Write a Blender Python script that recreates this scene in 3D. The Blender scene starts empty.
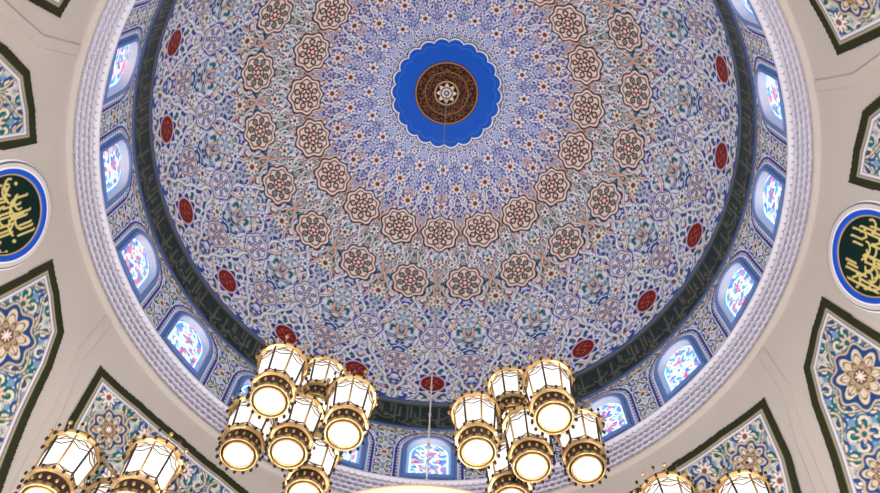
import bpy, math, random
import numpy as np
from mathutils import Matrix, Vector
sc=bpy.context.scene
try:
    sc.view_settings.view_transform='Standard'
except Exception: pass
ZO=1.6
PI=math.pi
def srgb(r,g,b):
    c=np.array([r,g,b],dtype=float)/255
    return np.where(c<=.04045,c/12.92,((c+.055)/1.055)**2.4)
# ---------------------------------------------------------------- materials
def mat_vc(name,rough=.5,emit=0.0,spec=.12,base=1.0):
    m=bpy.data.materials.new(name); m.use_nodes=True
    nt=m.node_tree; b=nt.nodes['Principled BSDF']
    a=nt.nodes.new('ShaderNodeAttribute'); a.attribute_name='Col'
    n=nt.nodes.new('ShaderNodeTexNoise'); n.inputs['Scale'].default_value=.6
    r=nt.nodes.new('ShaderNodeMapRange'); r.inputs['To Min'].default_value=.92*base; r.inputs['To Max'].default_value=1.08*base
    nt.links.new(n.outputs['Fac'],r.inputs['Value'])
    tc=nt.nodes.new('ShaderNodeTexCoord'); nt.links.new(tc.outputs['Object'],n.inputs['Vector'])
    mx=nt.nodes.new('ShaderNodeVectorMath'); mx.operation='SCALE'
    nt.links.new(a.outputs['Color'],mx.inputs[0]); nt.links.new(r.outputs['Result'],mx.inputs['Scale'])
    nt.links.new(mx.outputs[0],b.inputs['Base Color'])
    b.inputs['Roughness'].default_value=rough
    b.inputs['Specular IOR Level'].default_value=spec
    if emit>0:
        nt.links.new(a.outputs['Color'],b.inputs['Emission Color'])
        b.inputs['Emission Strength'].default_value=emit
    return m
def mat(name,col,rough=.5,metal=0,emit=0,ecol=None,noise=.06,scale=1.0):
    m=bpy.data.materials.new(name); m.use_nodes=True
    nt=m.node_tree; b=nt.nodes['Principled BSDF']
    n=nt.nodes.new('ShaderNodeTexNoise'); n.inputs['Scale'].default_value=scale
    tc=nt.nodes.new('ShaderNodeTexCoord'); nt.links.new(tc.outputs['Object'],n.inputs['Vector'])
    cr=nt.nodes.new('ShaderNodeMixRGB')
    cr.inputs[1].default_value=(*[c*(1-noise) for c in col],1); cr.inputs[2].default_value=(*[min(1,c*(1+noise)) for c in col],1)
    nt.links.new(n.outputs['Fac'],cr.inputs[0]); nt.links.new(cr.outputs[0],b.inputs['Base Color'])
    b.inputs['Roughness'].default_value=rough; b.inputs['Metallic'].default_value=metal
    if emit>0:
        b.inputs['Emission Color'].default_value=(*(ecol if ecol is not None else col),1)
        b.inputs['Emission Strength'].default_value=emit
    return m
M_tile=mat_vc('glazed_tile')
M_frieze=mat_vc('frieze_tile',.4)
M_glass=mat_vc('stained_glass',.3,emit=1.35,base=.25)
M_plaster=mat('white_plaster',tuple(srgb(184,177,168)),.85,scale=.35,noise=.07)
M_honey=mat('honeycomb_plaster',tuple(srgb(192,190,204)),.7)
M_gold=mat('brass',tuple(srgb(186,156,106)),.35,.8,noise=.3,scale=6)
M_dark=mat('dark_bronze',tuple(srgb(50,36,28)),.45,.5,noise=.2,scale=6)
M_frost=mat('frosted_lantern_glass',(.82,.80,.78),.5,emit=.38,ecol=(1,.97,.93))
M_lamp=mat('lit_diffuser',(.9,.89,.87),.5,emit=.8,ecol=(1,.98,.93))
M_wall=mat('hall_plaster',(.55,.54,.52),.85)
M_floor=mat('red_carpet',(.30,.16,.14),.9,noise=.3,scale=3)
M_blue=mat('window_frame_blue',tuple(srgb(104,138,200)),.5)
M_trimblue=mat('trim_dark_blue',tuple(srgb(56,76,120)),.5)
M_white=mat('painted_trim',tuple(srgb(205,205,215)),.5)
# ---------------------------------------------------------------- mesh helpers
def link(o,parent=None):
    sc.collection.objects.link(o)
    if parent: o.parent=parent
    return o
def np_mesh(name,V,F,C=None,mats=(),smooth=True,midx=None,parent=None):
    me=bpy.data.meshes.new(name)
    V=np.asarray(V,dtype=np.float32); F=np.asarray(F,dtype=np.int32)
    n=F.shape[1]
    me.vertices.add(len(V)); me.vertices.foreach_set('co',V.ravel())
    me.loops.add(F.size); me.loops.foreach_set('vertex_index',F.ravel())
    me.polygons.add(len(F)); me.polygons.foreach_set('loop_start',np.arange(0,F.size,n,dtype=np.int32))
    try: me.polygons.foreach_set('loop_total',np.full(len(F),n,dtype=np.int32))
    except Exception: pass
    me.polygons.foreach_set('use_smooth',np.full(len(F),smooth))
    if C is not None:
        at=me.color_attributes.new('Col','FLOAT_COLOR','POINT')
        C4=np.ones((len(V),4),dtype=np.float32); C4[:,:3]=np.clip(C,0,1)
        at.data.foreach_set('color',C4.ravel())
    for m in mats: me.materials.append(m)
    if midx is not None: me.polygons.foreach_set('material_index',np.asarray(midx,dtype=np.int32))
    me.update(calc_edges=True)
    return link(bpy.data.objects.new(name,me),parent)
def grid(name,P,C=None,wrap=False,mask=None,mats=(),smooth=True,parent=None):
    a,b=P.shape[:2]
    I=np.arange(a*b).reshape(a,b)
    if wrap: I=np.vstack([I,I[:1]])
    F=np.stack([I[:-1,:-1],I[1:,:-1],I[1:,1:],I[:-1,1:]],-1)
    if mask is not None: F=F[mask]
    F=F.reshape(-1,4)
    V=P.reshape(-1,3); CC=None if C is None else C.reshape(-1,3)
    if mask is not None:
        used=np.unique(F); mp=np.zeros(len(V),int); mp[used]=np.arange(len(used))
        V=V[used]; F=mp[F]; CC=None if CC is None else CC[used]
    return np_mesh(name,V,F,CC,mats,smooth,parent=parent)
def revolve(name,prof,n,mats,smooth=True,parent=None):
    th=np.arange(n)*2*PI/n
    prof=np.array(prof,float)
    P=np.zeros((n,len(prof),3)); P[...,0]=np.cos(th)[:,None]*prof[None,:,0]; P[...,1]=np.sin(th)[:,None]*prof[None,:,0]; P[...,2]=prof[None,:,1]
    return grid(name,P,None,True,None,mats,smooth,parent)
# ---------------------------------------------------------------- painting helpers
def lt(d,e,w=.02): return np.clip((e-d)/w+.5,0,1)
def paint(C,m,col):
    C[:]=C*(1-m[...,None])+np.asarray(col)*m[...,None]
def punch(C,con=1.15,sat=1.2,mid=.28):
    Lm=(C*np.array([.25,.6,.15])).sum(-1,keepdims=True)
    D=Lm+sat*(C-Lm); D=mid+con*(D-mid)
    return np.clip(D,.012,.93)
def scroll(um,v,c,tight):
    k=np.floor(v/c); i=np.floor(um/c)
    cx=((um/c)%1-.5)*c; cy=(v/c-k-.5)*c
    hand=np.where((k+i)%2==0,1,-1)
    rho=np.hypot(cx,cy); al=np.arctan2(cy,cx)
    return np.sin(hand*al+2*PI*rho/tight),rho,al,(k+i)%2
BLUE=srgb(44,72,160); LBLUE=srgb(108,144,206); TEAL=srgb(16,108,112); CREAM=srgb(240,230,220)
BROWN=srgb(136,80,66); DBROWN=srgb(78,42,38); LAV=srgb(156,168,212); PEACH=srgb(226,194,172); WHITE=srgb(248,250,254)
PALE=srgb(200,212,232)
RED=srgb(132,44,38); GOLD=srgb(190,164,100); OLIVE=srgb(46,50,32); NAVY=srgb(26,30,66); BLACK=srgb(14,38,34)
def rosette(C,du,dv,rad,n=12,cols=(CREAM,BROWN,CREAM,DBROWN),w=.02):
    rho=np.hypot(du,dv)/rad; al=np.arctan2(dv,du)
    ww=w/rad
    sc_=1+.07*np.cos(n*al)
    paint(C,lt(rho,1.12*sc_,ww),cols[3])
    paint(C,lt(rho,1.02*sc_,ww),cols[0])
    paint(C,lt(np.abs(rho-.86*sc_),.045,ww),cols[1])
    p=np.hypot(rho-.58,(((al*n/(2*PI))%1)-.5)*2*PI*.58/n)
    paint(C,lt(np.abs(p-.14),.045,ww*.8),cols[3])
    paint(C,lt(p,.07,ww),cols[2])
    paint(C,lt(np.abs(rho-.36),.045,ww),cols[3])
    paint(C,lt(rho,.24+.06*np.cos(6*al),ww),cols[1])
    paint(C,lt(rho,.10,ww),cols[0])
def flower(C,du,dv,rad,n,col,cen,w=.02,edge=None):
    rho=np.hypot(du,dv)/rad; al=np.arctan2(dv,du)
    if edge is not None: paint(C,lt(rho,.95+.25*np.cos(n*al),w/rad),edge)
    paint(C,lt(rho,.75+.25*np.cos(n*al),w/rad),col)
    paint(C,lt(rho,.32,w/rad),cen)
def near(u,u0): return (u-u0+.5)%1-.5
# ---------------------------------------------------------------- DOME
RD=9.15; ZC=26.15
NA,NR=2000,540
th=np.arange(NA)*2*PI/NA
ph=np.radians(np.linspace(1.0,90.0,NR))
TH,PH=np.meshgrid(th,ph,indexing='ij')
U=TH*20/(2*PI); V=20/(2*PI)*np.log(np.tan(PH/2))
um=np.abs(near(U,0))
C=np.zeros(U.shape+(3,))
C[:]=PALE
paint(C,(.5+.5*np.sin(2*PI*V*.9)*np.cos(2*PI*U))*.35,LAV)
Sf,rf,af,pf_=scroll(um,V,.125,.075)
paint(C,lt(-Sf,-.35,.4)*lt(rf,.062,.02)*np.clip(V+3.0,0,1)*.8,BLUE)
S,rho,al,par=scroll(um,V,.25,.13)
teal_row=(.5+.5*np.sin(2*PI*(V+.25)/.75))*(V>-3.9)
paint(C,lt(rho,.115,.02)*.9*np.where(par>0,.75,1),BLUE)
paint(C,lt(rho,.115,.02)*np.where(par>0,1,.1)*teal_row,TEAL)
paint(C,lt(-S,-.2,.3)*lt(rho,.125,.02),WHITE)
S2,rho2,al2,par2=scroll(um+.125,V+.125,.25,.10)
vis=np.clip((V+5.0)*2,0.45,1)
paint(C,lt(rho2,.085,.02)*.9*vis,PALE)
paint(C,lt(-S2,-.35,.3)*lt(rho2,.1,.02)*np.where(par2>0,1,.0)*vis,BROWN)
paint(C,lt(-S2,-.35,.3)*lt(rho2,.1,.02)*np.where(par2>0,0,1)*vis,BLUE)
paint(C,lt(rho2,.03,.02)*vis,WHITE)
b_=np.cos(16*PI*U)*np.cos(16*PI*V)
far=np.clip((V+4.0)*2,0,1)
paint(C,lt(-b_,-.72,.2)*.8*far,WHITE); paint(C,lt(b_,-.85,.15)*.7*far,BROWN)
def leaf(u0,v0,L,Wd,fill,line,al_=.4):
    du=np.abs(near(U,u0)); t=(V-v0)/L
    wv=Wd*np.clip(1-t*t,0,1)**.8*(1+.15*np.cos(2*PI*t*2.5))
    ins=lt(du-wv,0,.02)*(np.abs(t)<1)
    paint(C,ins*al_,fill)
    paint(C,lt(np.abs(du-wv),.014,.016)*(np.abs(t)<1.0),line)
    vein=np.abs(np.abs(np.sin(2*PI*t*2))*wv*.6-du)
    paint(C,lt(vein,.012,.016)*(np.abs(t)<.9),line)
leaf(.5,-3.0,.7,.16,TEAL,CREAM,.6)
leaf(0,-2.35,.75,.2,TEAL,WHITE,.6)
leaf(.5,-4.15,.6,.2,BLUE,WHITE,.5)
leaf(0,-4.85,.55,.27,BLUE,WHITE,.38)
leaf(.5,-5.4,.6,.30,BLUE,WHITE,.38)
leaf(0,-5.9,.45,.22,LBLUE,WHITE,.5)
leaf(0,-1.55,.6,.2,BLUE,CREAM,.4)
leaf(.5,-1.25,.65,.24,TEAL,WHITE,.35)
leaf(.25,-.75,.5,.1,BLUE,WHITE,.4); leaf(-.25,-.75,.5,.1,BLUE,WHITE,.4)
for (amp,per,ph0,wd,col,edge) in ((.13,1.128,-3.2,.010,WHITE,BLUE),(.2,1.128,-2.9,.008,CREAM,BROWN),(.22,2.256,-3.485,.009,PEACH,BROWN),(.22,2.256,-3.485+1.128,.012,WHITE,TEAL)):
    cur=.25+amp*np.cos(2*PI*(V-ph0)/per)+.018*np.cos(2*PI*V*4)
    d=np.abs(um-cur)/np.sqrt(1+(amp*2*PI/per*np.sin(2*PI*(V-ph0)/per))**2)
    w_=wd*(1+.9*np.abs(np.sin(2*PI*V*2.3)))
    on=(V>-4.6)*(1.0)
    if col is PEACH: on=on*(V<-1.3)
    paint(C,lt(d-w_,.012,.014)*on*.8,edge)
    paint(C,lt(d-w_,0,.014)*on,col)
flower(C,near(U,.5),V+4.75,.24,8,CREAM,BROWN,edge=BLUE)
flower(C,near(U,0),V+4.2,.21,8,CREAM,BROWN,edge=BLUE)
flower(C,near(U,0),V+5.5,.28,6,WHITE,BROWN,edge=BLUE)
flower(C,near(U,.5),V+6.0,.2,6,WHITE,LAV,edge=BLUE)
rosette(C,near(U,0),V+3.485,.40,8,(CREAM,BROWN,PEACH,DBROWN))
rosette(C,near(U,.5),V+2.357,.31,8,(CREAM,BROWN,TEAL,DBROWN))
flower(C,near(U,.5),V+3.15,.12,6,WHITE,RED,edge=TEAL)
flower(C,near(U,0),V+2.75,.12,6,CREAM,BROWN,edge=TEAL)
flower(C,near(U,0),V+2.0,.14,8,CREAM,BROWN,edge=TEAL)
rosette(C,near(U,0),V+1.30,.19,6,(WHITE,BROWN,TEAL,BLUE))
rosette(C,near(U,.5),V+1.62,.14,6,(WHITE,LBLUE,BROWN,TEAL))
rosette(C,near(U,.5),V+.80,.17,6,(CREAM,BROWN,TEAL,BLUE))
for uu in (.27,-.27):
    flower(C,near(U,uu),V+1.75,.09,6,WHITE,TEAL,edge=BLUE)
    flower(C,near(U,uu),V+1.02,.10,6,WHITE,BROWN,edge=TEAL)
    flower(C,near(U,uu),V+.18,.09,5,WHITE,TEAL,edge=BLUE)
    flower(C,near(U,uu),V+2.75,.09,6,WHITE,BROWN,edge=TEAL)
du=near(U,0); dv=V+.418
r_=np.hypot(du,dv); a_=np.arctan2(dv,du)
paint(C,lt(r_,.23+.03*np.cos(8*a_),.02),WHITE)
paint(C,lt(r_,.205+.03*np.cos(8*a_),.02),BLUE)
paint(C,lt(r_,.172,.02),CREAM)
paint(C,lt(r_,.155,.02),RED)
s3=np.sin(60*du+3*np.sin(40*dv))
paint(C,lt(r_,.11,.02)*(s3>.6)*.22,PEACH)
paint(C,lt(-V,.035,.01),LBLUE)
paint(C,lt(-V,.02,.01),NAVY)
P=np.stack([RD*np.sin(PH)*np.cos(TH),RD*np.sin(PH)*np.sin(TH),ZC+RD*np.cos(PH)],-1)
dome=grid('ceiling_dome',P,punch(C,1.15,1.06),True,None,[M_tile])
# ---------------------------------------------------------------- central medallion
NA2,NR2=1100,150
th=np.arange(NA2)*2*PI/NA2; t=np.linspace(0.002,1,NR2)
TH,T=np.meshgrid(th,t,indexing='ij')
lob=np.abs(np.cos(TH*11))**.7
edge=np.radians(13.8)*(1+.075*lob)
PHm=T*edge
q=T*(1+.075*lob*np.clip((T-.6)*2.5,0,1))/(1+.075*lob*np.clip((T-.6)*2.5,0,1))
qi=T*(1+.075*lob)/1.04
Cm=np.zeros(TH.shape+(3,)); Cm[:]=srgb(26,98,214)
paint(Cm,lt(-q,-.955,.01),WHITE)
paint(Cm,lt(-q,-.985,.01),NAVY)
paint(Cm,lt(np.abs(q-.87),.006,.01),srgb(70,135,230))
paint(Cm,lt(qi,.58,.01),srgb(40,60,110)); paint(Cm,lt(qi,.57,.01),srgb(186,130,80)); paint(Cm,lt(qi,.545,.01),srgb(48,26,24))
scr=np.sin(TH*16+5*np.sin(qi*34+np.sin(TH*8)*2))*np.sin(qi*70+3*np.sin(TH*12))
paint(Cm,lt(-scr,-.35,.25)*(qi<.52)*(qi>.22)*.7,srgb(172,116,68))
paint(Cm,lt(np.abs(qi-.39),.006,.01)*.8,srgb(190,140,90))
paint(Cm,lt(np.abs(qi-.21),.012,.01),srgb(215,175,125))
paint(Cm,lt(qi,.15+.03*np.cos(8*TH),.01),CREAM); paint(Cm,lt(np.abs(qi-.10),.012,.01),srgb(110,60,40)); paint(Cm,lt(qi,.05,.01),srgb(58,30,26)); paint(Cm,lt(qi,.025,.01),WHITE)
r=RD-.06-.05*(qi<.575)
P=np.stack([r*np.sin(PHm)*np.cos(TH),r*np.sin(PHm)*np.sin(TH),ZC+r*np.cos(PHm)],-1)
grid('center_medallion',P,Cm,True,None,[M_tile],parent=dome)
# ---------------------------------------------------------------- calligraphy
def seg_dist(X,Y,pts):
    d=np.full(X.shape,1e9)
    for (x0,y0),(x1,y1) in zip(pts[:-1],pts[1:]):
        dx,dy=x1-x0,y1-y0; L=dx*dx+dy*dy+1e-9
        tt=np.clip(((X-x0)*dx+(Y-y0)*dy)/L,0,1)
        d=np.minimum(d,np.hypot(X-x0-tt*dx,Y-y0-tt*dy))
    return d
def script(X,Y,x0,x1,y0,y1,seed,n,wrapx=None):
    rnd=random.Random(seed); H=y1-y0; W=x1-x0; D=np.full(X.shape,1e9)
    for i in range(n):
        x=x0+W*(i+rnd.random()*.6)/n; k=rnd.random(); y=y0+H*rnd.uniform(.1,.6)
        if k<.35:
            yt=y0+H*rnd.uniform(.8,1); pts=[(x,y),(x+.02*W/n,yt),(x-.12*W/n,yt+.03*H)]; w=0
        elif k<.75:
            r=H*rnd.uniform(.12,.22); a0=rnd.uniform(2.6,3.4)
            pts=[(x+r*1.6*math.cos(a0+j*.5),y+r*math.sin(a0+j*.5)) for j in range(8)]; w=0
        elif k<.9:
            pts=[(x-.9*W/n,y+.2*H),(x,y+.05*H),(x+.9*W/n,y+.12*H)]; w=0
        else:
            pts=[(x,y),(x+.015*H,y+.015*H)]; w=-.02*H
        D=np.minimum(D,seg_dist(X,Y,pts)+w)
    return D
nl,nz=86,36
xl=np.linspace(0,2.874,nl,endpoint=False); zl=np.linspace(24.5,26.12,nz)
X,Z=np.meshgrid(xl,zl,indexing='ij')
D=np.minimum(script(X,Z,0.1,2.8,24.7,25.9,5,15),script(X,Z,0.1,2.8,24.75,25.9,9,12))
Cf=np.zeros(X.shape+(3,)); Cf[:]=srgb(34,48,48)
paint(Cf,lt(np.abs(np.sin(X*2*PI/2.874*6)*.25+25.3-Z),.03,.05)*.7,srgb(64,96,104))
paint(Cf,lt(D,.02,.05)*.8,srgb(140,136,112))
for zz,c in ((24.56,GOLD),(26.02,GOLD),(24.66,TEAL),(25.92,TEAL)): paint(Cf,lt(np.abs(Z-zz),.03,.04),c*.6)
Cf=np.concatenate([Cf]*20,0)
th=np.arange(nl*20)*2*PI/(nl*20)
TH,Zg=np.meshgrid(th,zl,indexing='ij')
P=np.stack([9.17*np.cos(TH),9.17*np.sin(TH),Zg],-1)
grid('trim_calligraphy_frieze',P,Cf,True,None,[M_frieze])
revolve('trim_dome_springing',[(9.2,26.08),(9.13,26.09),(9.11,26.12),(9.13,26.15),(9.2,26.16)],240,[M_trimblue])
revolve('trim_frieze_base',[(9.2,24.40),(9.1,24.42),(9.06,24.47),(9.1,24.52),(9.2,24.54)],240,[M_trimblue])
# ---------------------------------------------------------------- drum with windows
W0,Z0,Z1,ZH=.68,21.98,23.2,.72
def hw(z,o=0.0):
    t=np.clip((z-Z1)/(ZH+o),0,1)
    return (W0+o)*np.sqrt(np.clip(1-t**2.2,0,1))
def in_arch(x,z,o): return (np.abs(x)<hw(z,o))&(z>Z0-o)&(z<Z1+ZH+o)
def arabesque(Uc,Vc,shape,g=0):
    um=np.abs(near(Uc,0)); C=np.zeros(shape+(3,)); C[:]=srgb(120,156,184) if g else PALE
    if g:
        Sf,rf,af,pp_=scroll(um,Vc,.125,.08)
        paint(C,lt(-Sf,-.2,.4)*lt(rf,.062,.02)*.7,srgb(216,214,196))
    S,rho,al,par=scroll(um,Vc,.25,.12)
    paint(C,lt(rho,.12,.02),srgb(42,80,140) if g else BLUE)
    paint(C,lt(rho,.12,.02)*par*.95,srgb(16,104,102))
    paint(C,lt(-S,-.25,.3)*lt(rho,.12,.03),srgb(228,216,188) if g else WHITE)
    cur=.25+.2*np.cos(2*PI*Vc); d=np.abs(um-cur)
    paint(C,lt(d,.045,.02),srgb(36,92,100)); paint(C,lt(d,.02,.02),srgb(216,192,148) if g else CREAM)
    b=np.cos(12*PI*Uc)*np.cos(12*PI*Vc); paint(C,lt(-b,-.8,.2)*.7,CREAM)
    flower(C,near(Uc,0),near(Vc,0),.17,8,CREAM,BROWN,edge=srgb(30,60,120)); flower(C,near(Uc,.5),near(Vc,.5),.15,8,PEACH,TEAL,edge=TEAL)
    return C
zl=np.linspace(21.6,24.45,90)
X,Z=np.meshgrid(np.linspace(-1.437,1.437,100,endpoint=False),zl,indexing='ij')
Cd=arabesque(X/1.437*1.0,Z/1.437,X.shape)
for o,c in ((.46,WHITE),(.42,BLUE),(.35,PALE),(.26,WHITE),(.22,LBLUE)):
    paint(Cd,in_arch(X,Z,o).astype(float),c)
zig=np.sin(X*40)*np.sin(Z*40)
paint(Cd,(in_arch(X,Z,.36)&~in_arch(X,Z,.26)&(zig>.3)).astype(float),BROWN)
paint(Cd,lt(np.abs(Z-24.25),.04,.04),GOLD); paint(Cd,lt(np.abs(Z-21.66),.05,.04),BLUE)
hole=in_arch(X,Z,.08)
Cd=punch(np.concatenate([Cd]*20,0),1.05,1.1)
nA=100*20
th=(np.arange(nA)-50)*2*PI/nA
TH,Zg=np.meshgrid(th,zl,indexing='ij')
P=np.stack([9.15*np.cos(TH),9.15*np.sin(TH),Zg],-1)
hh=np.concatenate([hole]*20,0); hr=np.vstack([hh,hh[:1]])
mask=~(hr[:-1,:-1]&hr[1:,:-1]&hr[1:,1:]&hr[:-1,1:])
grid('wall_drum',P,Cd,True,mask,[M_tile])
def outline(o,n=14):
    pts=[(-(W0+o),Z0-o)]
    zz=[Z1+(ZH+o)*math.sin(PI/2*i/n) for i in range(n+1)]
    pts+=[(-float(hw(np.array(z),o)),z) for z in zz]
    pts+=[(float(hw(np.array(z),o)),z) for z in zz[::-1][1:]]
    pts+=[(W0+o,Z0-o)]
    return pts
for k in range(20):
    a0=2*PI*k/20
    loops=[(outline(.13),9.17),(outline(.12),9.06),(outline(.04),9.05),(outline(.035),9.10),(outline(0),9.10),(outline(0),9.42)]
    n=len(loops[0][0]); Vv=[];F=[];mi=[]
    for pts,R in loops:
        for x,z in pts: Vv.append((R*math.cos(a0+x/9.15),R*math.sin(a0+x/9.15),z))
    for j in range(len(loops)-1):
        for i in range(n):
            F.append((j*n+i,j*n+(i+1)%n,(j+1)*n+(i+1)%n,(j+1)*n+i)); mi.append(0 if j in (0,1,2) else 1)
    fr=np_mesh('window_%d'%(k+1),Vv,F,None,[M_blue,M_white],False,mi)
    s=np.linspace(-1,1,60); zz=np.linspace(Z0,Z1+ZH-.004,80)
    Sg,Zg=np.meshgrid(s,zz,indexing='ij'); Xg=Sg*(hw(Zg)+.01)
    Cg=np.zeros(Xg.shape+(3,)); Cg[:]=srgb(196,228,255)
    i1=np.floor(Xg*8+.7*np.sin(Zg*11)); i2=np.floor(Zg*8+.7*np.sin(Xg*11))
    hsh=np.abs(np.sin(i1*12.9898+i2*78.233+k*3.1)*43758.5)%1
    for lo,hi,c in ((.0,.26,srgb(50,125,225)),(.26,.40,srgb(225,80,125)),(.40,.52,srgb(40,165,180)),(.52,.60,srgb(60,60,180)),(.60,.66,srgb(240,180,110))):
        paint(Cg,((hsh>=lo)&(hsh<hi)).astype(float)*.85,c)
    for cxx,czz,rr in ((0,22.55,.36),(0,23.3,.28)):
        d=np.hypot(Xg-cxx,Zg-czz)+.05*np.cos(6*np.arctan2(Zg-czz,Xg-cxx))
        paint(Cg,lt(np.abs(d-rr),.03,.04),srgb(250,252,255)); paint(Cg,lt(d,.08,.04),srgb(225,90,130))
    e=np.minimum(hw(Zg)-np.abs(Xg),Zg-Z0); paint(Cg,lt(e,.07,.03),srgb(90,160,235)); paint(Cg,lt(np.abs(e-.09),.02,.03),srgb(250,250,255))
    bar=np.minimum(np.abs(near(Xg*2.2,0)),np.abs(near(Zg*2.2,0)))/2.2
    paint(Cg,lt(bar,.012,.03)*.6,srgb(100,115,150))
    A=a0+Xg/9.15
    P=np.stack([9.32*np.cos(A),9.32*np.sin(A),Zg],-1)
    grid('glass_%d'%(k+1),P,Cg,False,None,[M_glass],True,parent=fr)
# ---------------------------------------------------------------- honeycomb cornice
nc=270; sub=9; nA=nc*sub; rows=5; nb=rows*9+1
th=np.arange(nA)*2*PI/nA; s=np.linspace(0,1,nb)
TH,Sg=np.meshgrid(th,s,indexing='ij')
Rr=9.12+(9.45-9.12)*Sg; Zr=21.6-.7*Sg
row=np.floor(Sg*rows-1e-6); fu=(TH/(2*PI)*nc+.5*(row%2))%1-.5; fv=(Sg*rows-row)-.5
rad_=np.hypot(fu,fv)
cell=np.clip((.47-rad_)/.22,0,1)
dd=-.20*cell
Rr=Rr-.06-dd*.9; Zr=Zr-.02-dd*.43
P=np.stack([Rr*np.cos(TH),Rr*np.sin(TH),Zr],-1)
grid('trim_honeycomb_cornice',P,None,True,None,[M_honey])
revolve('trim_cornice_top',[(9.2,21.68),(9.04,21.66),(9.0,21.61),(9.04,21.56),(9.2,21.54)],240,[M_white])
# ---------------------------------------------------------------- pendentive zone
zn=np.array([20.9,20.4,19,17.3,15,12.0]); rn=np.array([9.5,9.66,10.2,11.0,12.3,14.2])
pf=np.polyfit(zn-17,rn,3)
def prof(z): return np.polyval(pf,np.asarray(z)-17)
def slope(z): return np.polyval(np.polyder(pf),np.asarray(z)-17)
pr=[(9.5,21.6),(9.42,20.95),(9.38,20.88),(9.43,20.82),(9.52,20.8)]+[(float(prof(z)),z) for z in np.linspace(20.75,12,50)]
revolve('ceiling_pendentive_shell',pr,360,[M_plaster])
def surf(az,z,off):
    sl=slope(z); L=np.sqrt(1+sl*sl)
    R=prof(z)-off/L; Zz=z+off*sl/L
    return np.stack([R*np.cos(az),R*np.sin(az),Zz],-1)
def poly_sdf(X,Y,poly):
    d=np.full(X.shape,1e9); ins=np.zeros(X.shape,bool); n=len(poly)
    for i in range(n):
        x0,y0=poly[i]; x1,y1=poly[(i+1)%n]
        dx,dy=x1-x0,y1-y0; tt=np.clip(((X-x0)*dx+(Y-y0)*dy)/(dx*dx+dy*dy+1e-12),0,1)
        d=np.minimum(d,np.hypot(X-x0-tt*dx,Y-y0-tt*dy))
        c=((y0>Y)!=(y1>Y))&(X<dx*(Y-y0)/(dy if abs(dy)>1e-9 else 1e-9)+x0); ins^=c
    return np.where(ins,-d,d)
def panel(name,az0,poly,step=.026,flow=(),seed=0):
    k=10.3*PI/180; ky=1.08
    pp=[(a*k,z*ky) for a,z in poly]
    xs=[p[0] for p in pp]; ys=[p[1] for p in pp]
    x=np.arange(min(xs)-step,max(xs)+2*step,step); y=np.arange(min(ys)-step,max(ys)+2*step,step)
    X,Y=np.meshgrid(x,y,indexing='ij'); sd=poly_sdf(X,Y,pp)
    C=arabesque(X/1.5,Y/1.5,X.shape,1)
    for fx,fy,fr in flow:
        dx,dy=X-fx*k,Y-fy*ky; rr=np.hypot(dx,dy); aa=np.arctan2(dy,dx)
        paint(C,lt(rr,fr*(1.1+.1*np.cos(8*aa)),.04),srgb(34,72,128))
        paint(C,lt(np.abs(rr-fr*(1.02+.1*np.cos(8*aa))),.025,.03),srgb(216,196,150))
        for q_,c1,c2 in ((1.0,srgb(224,210,184),srgb(96,84,70)),(.66,srgb(190,164,124),srgb(70,70,90))):
            pet=np.abs(np.cos(4*aa+(0 if q_==1 else PI/2)))
            paint(C,lt(rr,fr*q_*(.5+.42*pet),.03),c1)
            paint(C,lt(np.abs(rr-fr*q_*(.34+.40*pet)),.022,.03),c2)
            paint(C,lt(np.abs(np.abs(np.sin(4*aa+(0 if q_==1 else PI/2)))*rr),.02,.03)*(rr<fr*q_*.8)*(rr>fr*.3),c2)
        paint(C,lt(rr,fr*.26,.03),srgb(110,74,60)); paint(C,lt(rr,fr*(.15+.06*np.cos(8*aa)),.03),CREAM)
    e=-sd
    paint(C,lt(e,.37,.03),srgb(60,100,150)); paint(C,lt(np.abs(e-.32),.03,.04),CREAM)
    paint(C,lt(e,.25,.03),srgb(190,176,126)); paint(C,lt(e,.21,.03),OLIVE)
    P=surf(math.radians(az0)+X/k*PI/180,Y/ky,.035)
    q=np.maximum.reduce([sd[:-1,:-1],sd[1:,:-1],sd[1:,1:],sd[:-1,1:]])
    return grid(name,P,C*.92,False,q<0.015,[M_tile])
A_poly=[(8.8,19.85),(14,19.72),(19.4,19.4),(22.6,18.7),(26.2,17.6),(31.2,16.2),(30,14.8),(20,15.3),(13,16.3),(9.0,17.6)]
B_poly=[(27.0,19.78),(36,20.05),(45,20.15),(54,20.05),(63,19.78),(60.2,18.3),(55.5,16.8),(50,15.3),(45,14.4),(40,15.3),(34.5,16.8),(29.8,18.3)]
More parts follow.
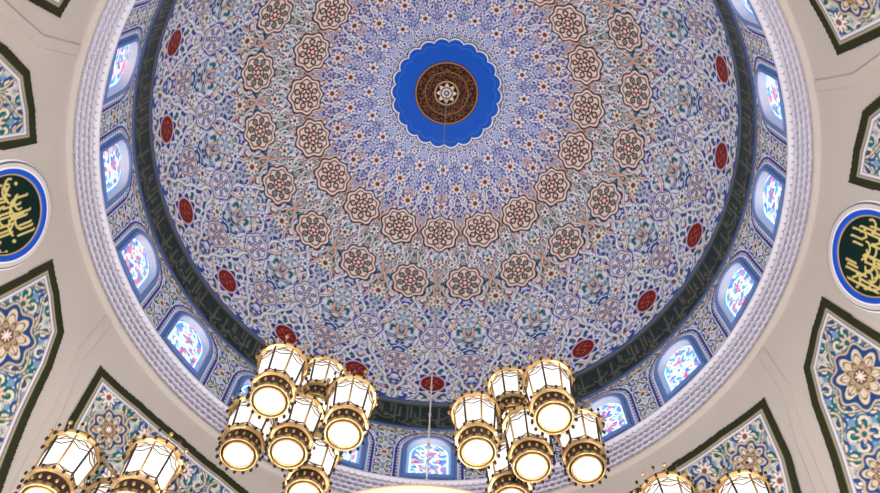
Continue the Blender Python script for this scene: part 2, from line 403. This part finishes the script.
for c in range(4):
    az=90*c
    for sgn in (1,-1):
        panel('tile_panel',az,[(a*sgn,z) for a,z in A_poly],flow=((15.2*sgn,18.1,.70),(23*sgn,16.6,.5)))
    panel('corner_tile_panel',az,B_poly,flow=((45,18.9,.66),(35,18.9,.5),(55,18.9,.5),(45,17.0,.6)))
    n1,n2=160,90
    rr=np.linspace(0,1.33,n2); aa=np.arange(n1)*2*PI/n1
    AA,RRr=np.meshgrid(aa,rr,indexing='ij'); X=RRr*np.cos(AA); Y=RRr*np.sin(AA)
    Cc=np.zeros(X.shape+(3,)); Cc[:]=BLACK
    D=np.minimum.reduce([script(X,Y,-.75,.75,-.1,.65,21+c,15),script(X,Y,-.75,.75,-.7,.15,31+c,15),script(X,Y,-.8,.7,-.4,.45,41+c,10)])
    paint(Cc,lt(D,.026,.025)*(RRr<.90),srgb(212,198,124))
    for lo,col in ((.95,GOLD),(.98,srgb(30,84,196)),(1.12,WHITE),(1.15,srgb(205,200,196)),(1.26,NAVY),(1.29,WHITE)):
        paint(Cc,lt(-RRr,-lo,.02),col)
    off=.05+.04*np.clip((RRr-.97)*20,0,1)-.08*np.clip((RRr-1.26)*15,0,1)
    P=surf(math.radians(az)-X/10.2,18.93+Y/1.07,off)
    grid('calligraphy_medallion',P,Cc,True,None,[M_tile])
for c in range(8):
    base=90*(c//2); s=1 if c%2==0 else -1
    zz=np.linspace(20.7,12.5,70); cen=np.interp(zz,[12.5,16,18.3,19.5,20.7],[41,33.2,27.6,23.6,22.2])
    P=np.zeros((70,6,3))
    for j,(w,o) in enumerate(((-.17,0),(-.13,.05),(-.05,.05),(.05,.05),(.13,.05),(.17,0))):
        P[:,j]=surf(np.radians(base+s*cen)+w/prof(zz),zz,np.full(70,o))
    grid('trim_rib_%d'%(c+1),P,None,False,None,[M_plaster],False)
# ---------------------------------------------------------------- lower hall
revolve('wall_hall',[(14.2,12.0),(14.25,11.7),(13.9,11.6),(13.9,11.4),(14.2,11.3),(14.2,-1.6)],96,[M_wall])
fl=np.arange(96)*2*PI/96
me=bpy.data.meshes.new('floor'); me.from_pydata([(14.3*math.cos(a),14.3*math.sin(a),-1.6) for a in fl],[],[tuple(range(96))]); me.materials.append(M_floor); link(bpy.data.objects.new('floor',me))
# ---------------------------------------------------------------- chandelier
class MB:
    def __init__(s): s.v=[];s.f=[];s.m=[];s.sm=[]
    def lathe(s,prof,n,mi,cx=0,cy=0,cz=0,rot=0,smooth=True,mod=None,cap0=False,cap1=False):
        b=len(s.v)
        for j,(r,z) in enumerate(prof):
            for i in range(n):
                a=rot+2*PI*i/n; rr=r if mod is None else r*(1+mod*(i%2))
                s.v.append((cx+rr*math.cos(a),cy+rr*math.sin(a),cz+z))
        for j in range(len(prof)-1):
            for i in range(n):
                s.f.append((b+j*n+i,b+j*n+(i+1)%n,b+(j+1)*n+(i+1)%n,b+(j+1)*n+i)); s.m.append(mi); s.sm.append(smooth)
    def tube(s,p,q,r,mi,n=8):
        p=Vector(p);q=Vector(q);d=(q-p).normalized(); u=d.orthogonal().normalized(); w=d.cross(u); b=len(s.v)
        for c in (p,q):
            for i in range(n):
                a=2*PI*i/n; s.v.append(tuple(c+u*r*math.cos(a)+w*r*math.sin(a)))
        for i in range(n): s.f.append((b+i,b+(i+1)%n,b+n+(i+1)%n,b+n+i)); s.m.append(mi); s.sm.append(True)
        s.f.append(tuple(b+i for i in range(n))[::-1]); s.f.append(tuple(b+n+i for i in range(n))); s.m+= [mi,mi]; s.sm+=[False,False]
    def ball(s,cx,cy,cz,r,mi,st=1.0):
        s.lathe([(.001,-r*st),(r*.7,-r*.7*st),(r,0),(r*.7,r*.7*st),(.001,r*st)],6,mi,cx,cy,cz)
    def mesh(s,name,mats):
        me=bpy.data.meshes.new(name); me.from_pydata(s.v,[],s.f)
        for m in mats: me.materials.append(m)
        me.polygons.foreach_set('material_index',s.m); me.polygons.foreach_set('use_smooth',s.sm); me.update(); return me
L=MB()
L.lathe([(.001,-.01),(.165,-.01)],24,2)
L.lathe([(.165,-.01),(.173,-.03),(.186,-.03),(.188,.0)],24,0)
L.lathe([(.188,.0),(.212,.0)],24,1)
L.lathe([(.212,.0),(.215,-.025),(.230,-.025),(.236,.0),(.230,.04)],24,0)
L.lathe([(.230,.04),(.222,.06),(.222,.17),(.232,.19)],24,1)
for i in range(16):
    a=2*PI*i/16
    L.ball(.262*math.cos(a),.262*math.sin(a),-.005,.022,1,1.6)
    L.ball(.228*math.cos(a),.228*math.sin(a),.11,.02,0,1.5)
L.lathe([(.232,.19),(.275,.20),(.29,.225),(.275,.25),(.25,.26)],8,0,smooth=False)
for i in range(16):
    a=2*PI*i/16; L.ball(.292*math.cos(a),.292*math.sin(a),.205,.018,1,1.8)
L.lathe([(.24,.26),(.285,.80)],8,3,smooth=False)
for i in range(8):
    a=2*PI*i/8; a2=a+PI/8
    ca,sa=math.cos(a),math.sin(a)
    L.tube((.246*ca,.246*sa,.255),(.290*ca,.290*sa,.80),.013,1 if i%2 else 0,6)
    for zc,r0,dz in ((.33,.251,-.05),(.73,.283,.05),(.70,.281,-.05)):
        for t0,t1 in ((0,.5),(.5,1)):
            p0=Vector((r0*math.cos(a),r0*math.sin(a),zc)); p2=Vector((r0*math.cos(a+PI/4),r0*math.sin(a+PI/4),zc)); mid=(p0+p2)/2*1.015; mid.z=zc+dz
            A_=p0 if t0==0 else mid; B_=mid if t0==0 else p2
            L.tube(A_,B_,.006,1,5)
L.lathe([(.246,.31),(.252,.31),(.253,.322),(.246,.322)],8,0,smooth=False)
L.lathe([(.280,.73),(.287,.73),(.288,.742),(.280,.742)],8,0,smooth=False)
L.lathe([(.283,.79),(.315,.80),(.33,.82),(.32,.85),(.30,.86),(.288,.90)],16,0,smooth=False)
for i in range(16):
    a=2*PI*i/16; ca,sa=math.cos(a),math.sin(a)
    L.ball(.338*ca,.338*sa,.795,.02,1,1.8)
    L.tube((.325*ca,.325*sa,.84),(.345*ca,.345*sa,.92),.007,0,5)
    L.ball(.347*ca,.347*sa,.93,.026 if i%2 else .02,1 if i%2==0 else 0,1.3)
L.lathe([(.288,.90),(.22,.94),(.12,.98),(.05,1.02),(.04,1.08),(.001,1.1)],16,0)
lan=L.mesh('lantern',[M_gold,M_dark,M_lamp,M_frost])
ch=bpy.data.objects.new('chandelier',None); link(ch); ch.location=(0,0,7.0)
def child(name,me,loc=(0,0,0),rot=0,s=1):
    o=bpy.data.objects.new(name,me); link(o,ch); o.location=loc; o.rotation_euler=(0,0,rot); o.scale=(s,s,s); return o
F=MB()
ZB=7.0; LS=1.0
def loc(x,y,z): return (x,y,z-ZB)
offL=[(0,0,-.05),(-.20,-.68,-.02),(.14,.12,1.12),(-.60,.10,.0),(.66,-.26,.0),(.20,.56,-.1)]
offR=[(0,.03,-.05),(.20,-.64,-.02),(-.14,.15,1.12),(-.66,-.10,.0),(.66,.06,.0),(-.22,.50,-.1)]
offb=[(-.02,.02,-.05),(-.42,-.58,.0),(.50,-.54,.0),(-.72,.15,-.2),(.12,.75,.1),(.72,.15,-.1)]
offc=[(0,.06,-.02),(-.42,-.44,.0),(.42,-.52,.0),(-.72,.22,-.2),(.12,.75,.1),(.72,.15,-.1)]
nl_=0
clusters=[(-1.66,-1.14,8.6,offL,1),(1.25,-1.14,8.6,offR,1),(-1.62,1.5,8.6,offL,1),(1.30,1.5,8.6,offR,1),(-3.60,-.70,7.3,offb,1),(3.18,-.66,7.3,offc,1),(-3.6,1.9,7.2,offb,1),(3.3,1.9,7.2,offc,1)]
for ci,(cx,cy,cz,ofs,mr) in enumerate(clusters):
    pz=cz+1.12; px,py=cx+.2*(1 if cx<0 else -1),cy+.95
    for (dx,dy,dz) in ofs:
        x,y,z=cx+dx*mr,cy+dy,cz+dz
        nl_+=1; child('lantern_%d'%nl_,lan,loc(x,y,z),(nl_*37%45)*PI/180,LS)
        if dz<.5:
            F.tube(loc(x,y,z+1.05),loc(x,y,pz),.014,0)
            F.tube(loc(x,y,pz),loc(cx,cy+.05,pz),.018,0)
    F.tube(loc(cx,cy,pz),loc(px,py,pz),.022,0)
    F.tube(loc(px,py,7.0),loc(px,py,pz+.03),.022,0)
    rr=math.hypot(px,py)
    F.tube(loc(px*1.9/rr,py*1.9/rr,7.0),loc(px,py,7.0),.035,0)
def torus(R,r,z,mi):
    F.lathe([(R+r*math.cos(a),z+r*1.3*math.sin(a)) for a in [2*PI*k/12 for k in range(13)]],96,mi)
torus(1.87,.06,0,3); torus(1.5,.05,-.2,3)
F.lathe([(1.52,-.2),(1.85,-.02)],96,2)
for i in range(8):
    a=2*PI*i/8+.2; F.tube((.15*math.cos(a),.15*math.sin(a),.3),(1.87*math.cos(a),1.87*math.sin(a),0),.025,0)
F.lathe([(.001,-.5),(.1,-.4),(.22,-.2),(.12,0),(.2,.3),(.08,.6),(.03,.9)],24,0)
M_cream=mat('cream_enamel',tuple(srgb(206,180,150)),.4)
child('ring_frame',F.mesh('ring_frame',[M_gold,M_dark,M_frost,M_cream]))
K=MB()
top=ZC+RD-.12-ZB
K.tube((0,0,.8),(0,0,top),.012,0)
z=1.0
while z<top-.2:
    K.lathe([(.01,0),(.022,.03),(.022,.09),(.01,.12)],8,0,0,0,z); z+=.4
child('suspension_chain',K.mesh('suspension_chain',[mat('chain_steel',(.4,.38,.37),.5,.3)]))
# ---------------------------------------------------------------- lights
def pl(name,loc,p,col,r=.6):
    l=bpy.data.lights.new(name,'POINT'); l.energy=p; l.color=col; l.shadow_soft_size=r
    o=bpy.data.objects.new(name,l); o.location=loc; link(o)
for i in range(6):
    a=2*PI*(i+.5)/6
    pl('added_fill_light',(6.0*math.cos(a),6.0*math.sin(a),2.0),1900,(.94,.97,1.0),.7)  # added fill lights, out of view and without fittings, to brighten dome and plaster
pl('chandelier_glow',(-.1,0,7.6),260,(1,.96,.88),.4)
w=bpy.data.worlds.new('World'); sc.world=w; w.use_nodes=True
bg=w.node_tree.nodes['Background']; sky=w.node_tree.nodes.new('ShaderNodeTexSky'); sky.sky_type='NISHITA'; sky.sun_disc=False
w.node_tree.links.new(sky.outputs[0],bg.inputs[0]); bg.inputs[1].default_value=.2
# ---------------------------------------------------------------- camera
cam=bpy.data.cameras.new('camera'); co=bpy.data.objects.new('camera',cam); link(co)
cam.sensor_width=36; cam.lens=860/880*36; cam.clip_end=200
s_,c_=.3714,.9285; nn=math.hypot(s_,c_); s_/=nn; c_/=nn
fw=Vector((0,s_,c_)); up=Vector((0,-c_,s_)); rt=Vector((1,0,0)); ro=math.radians(2.75)
r2=rt*math.cos(ro)+up*math.sin(ro); u2=up*math.cos(ro)-rt*math.sin(ro)
m=Matrix.Identity(4)
for i in range(3): m[i][0]=r2[i]; m[i][1]=u2[i]; m[i][2]=-fw[i]
m.translation=Vector((0.03,-7.28,0))
co.matrix_world=m
sc.camera=co
for o in sc.objects:
    if o.parent is None: o.location.z+=ZO
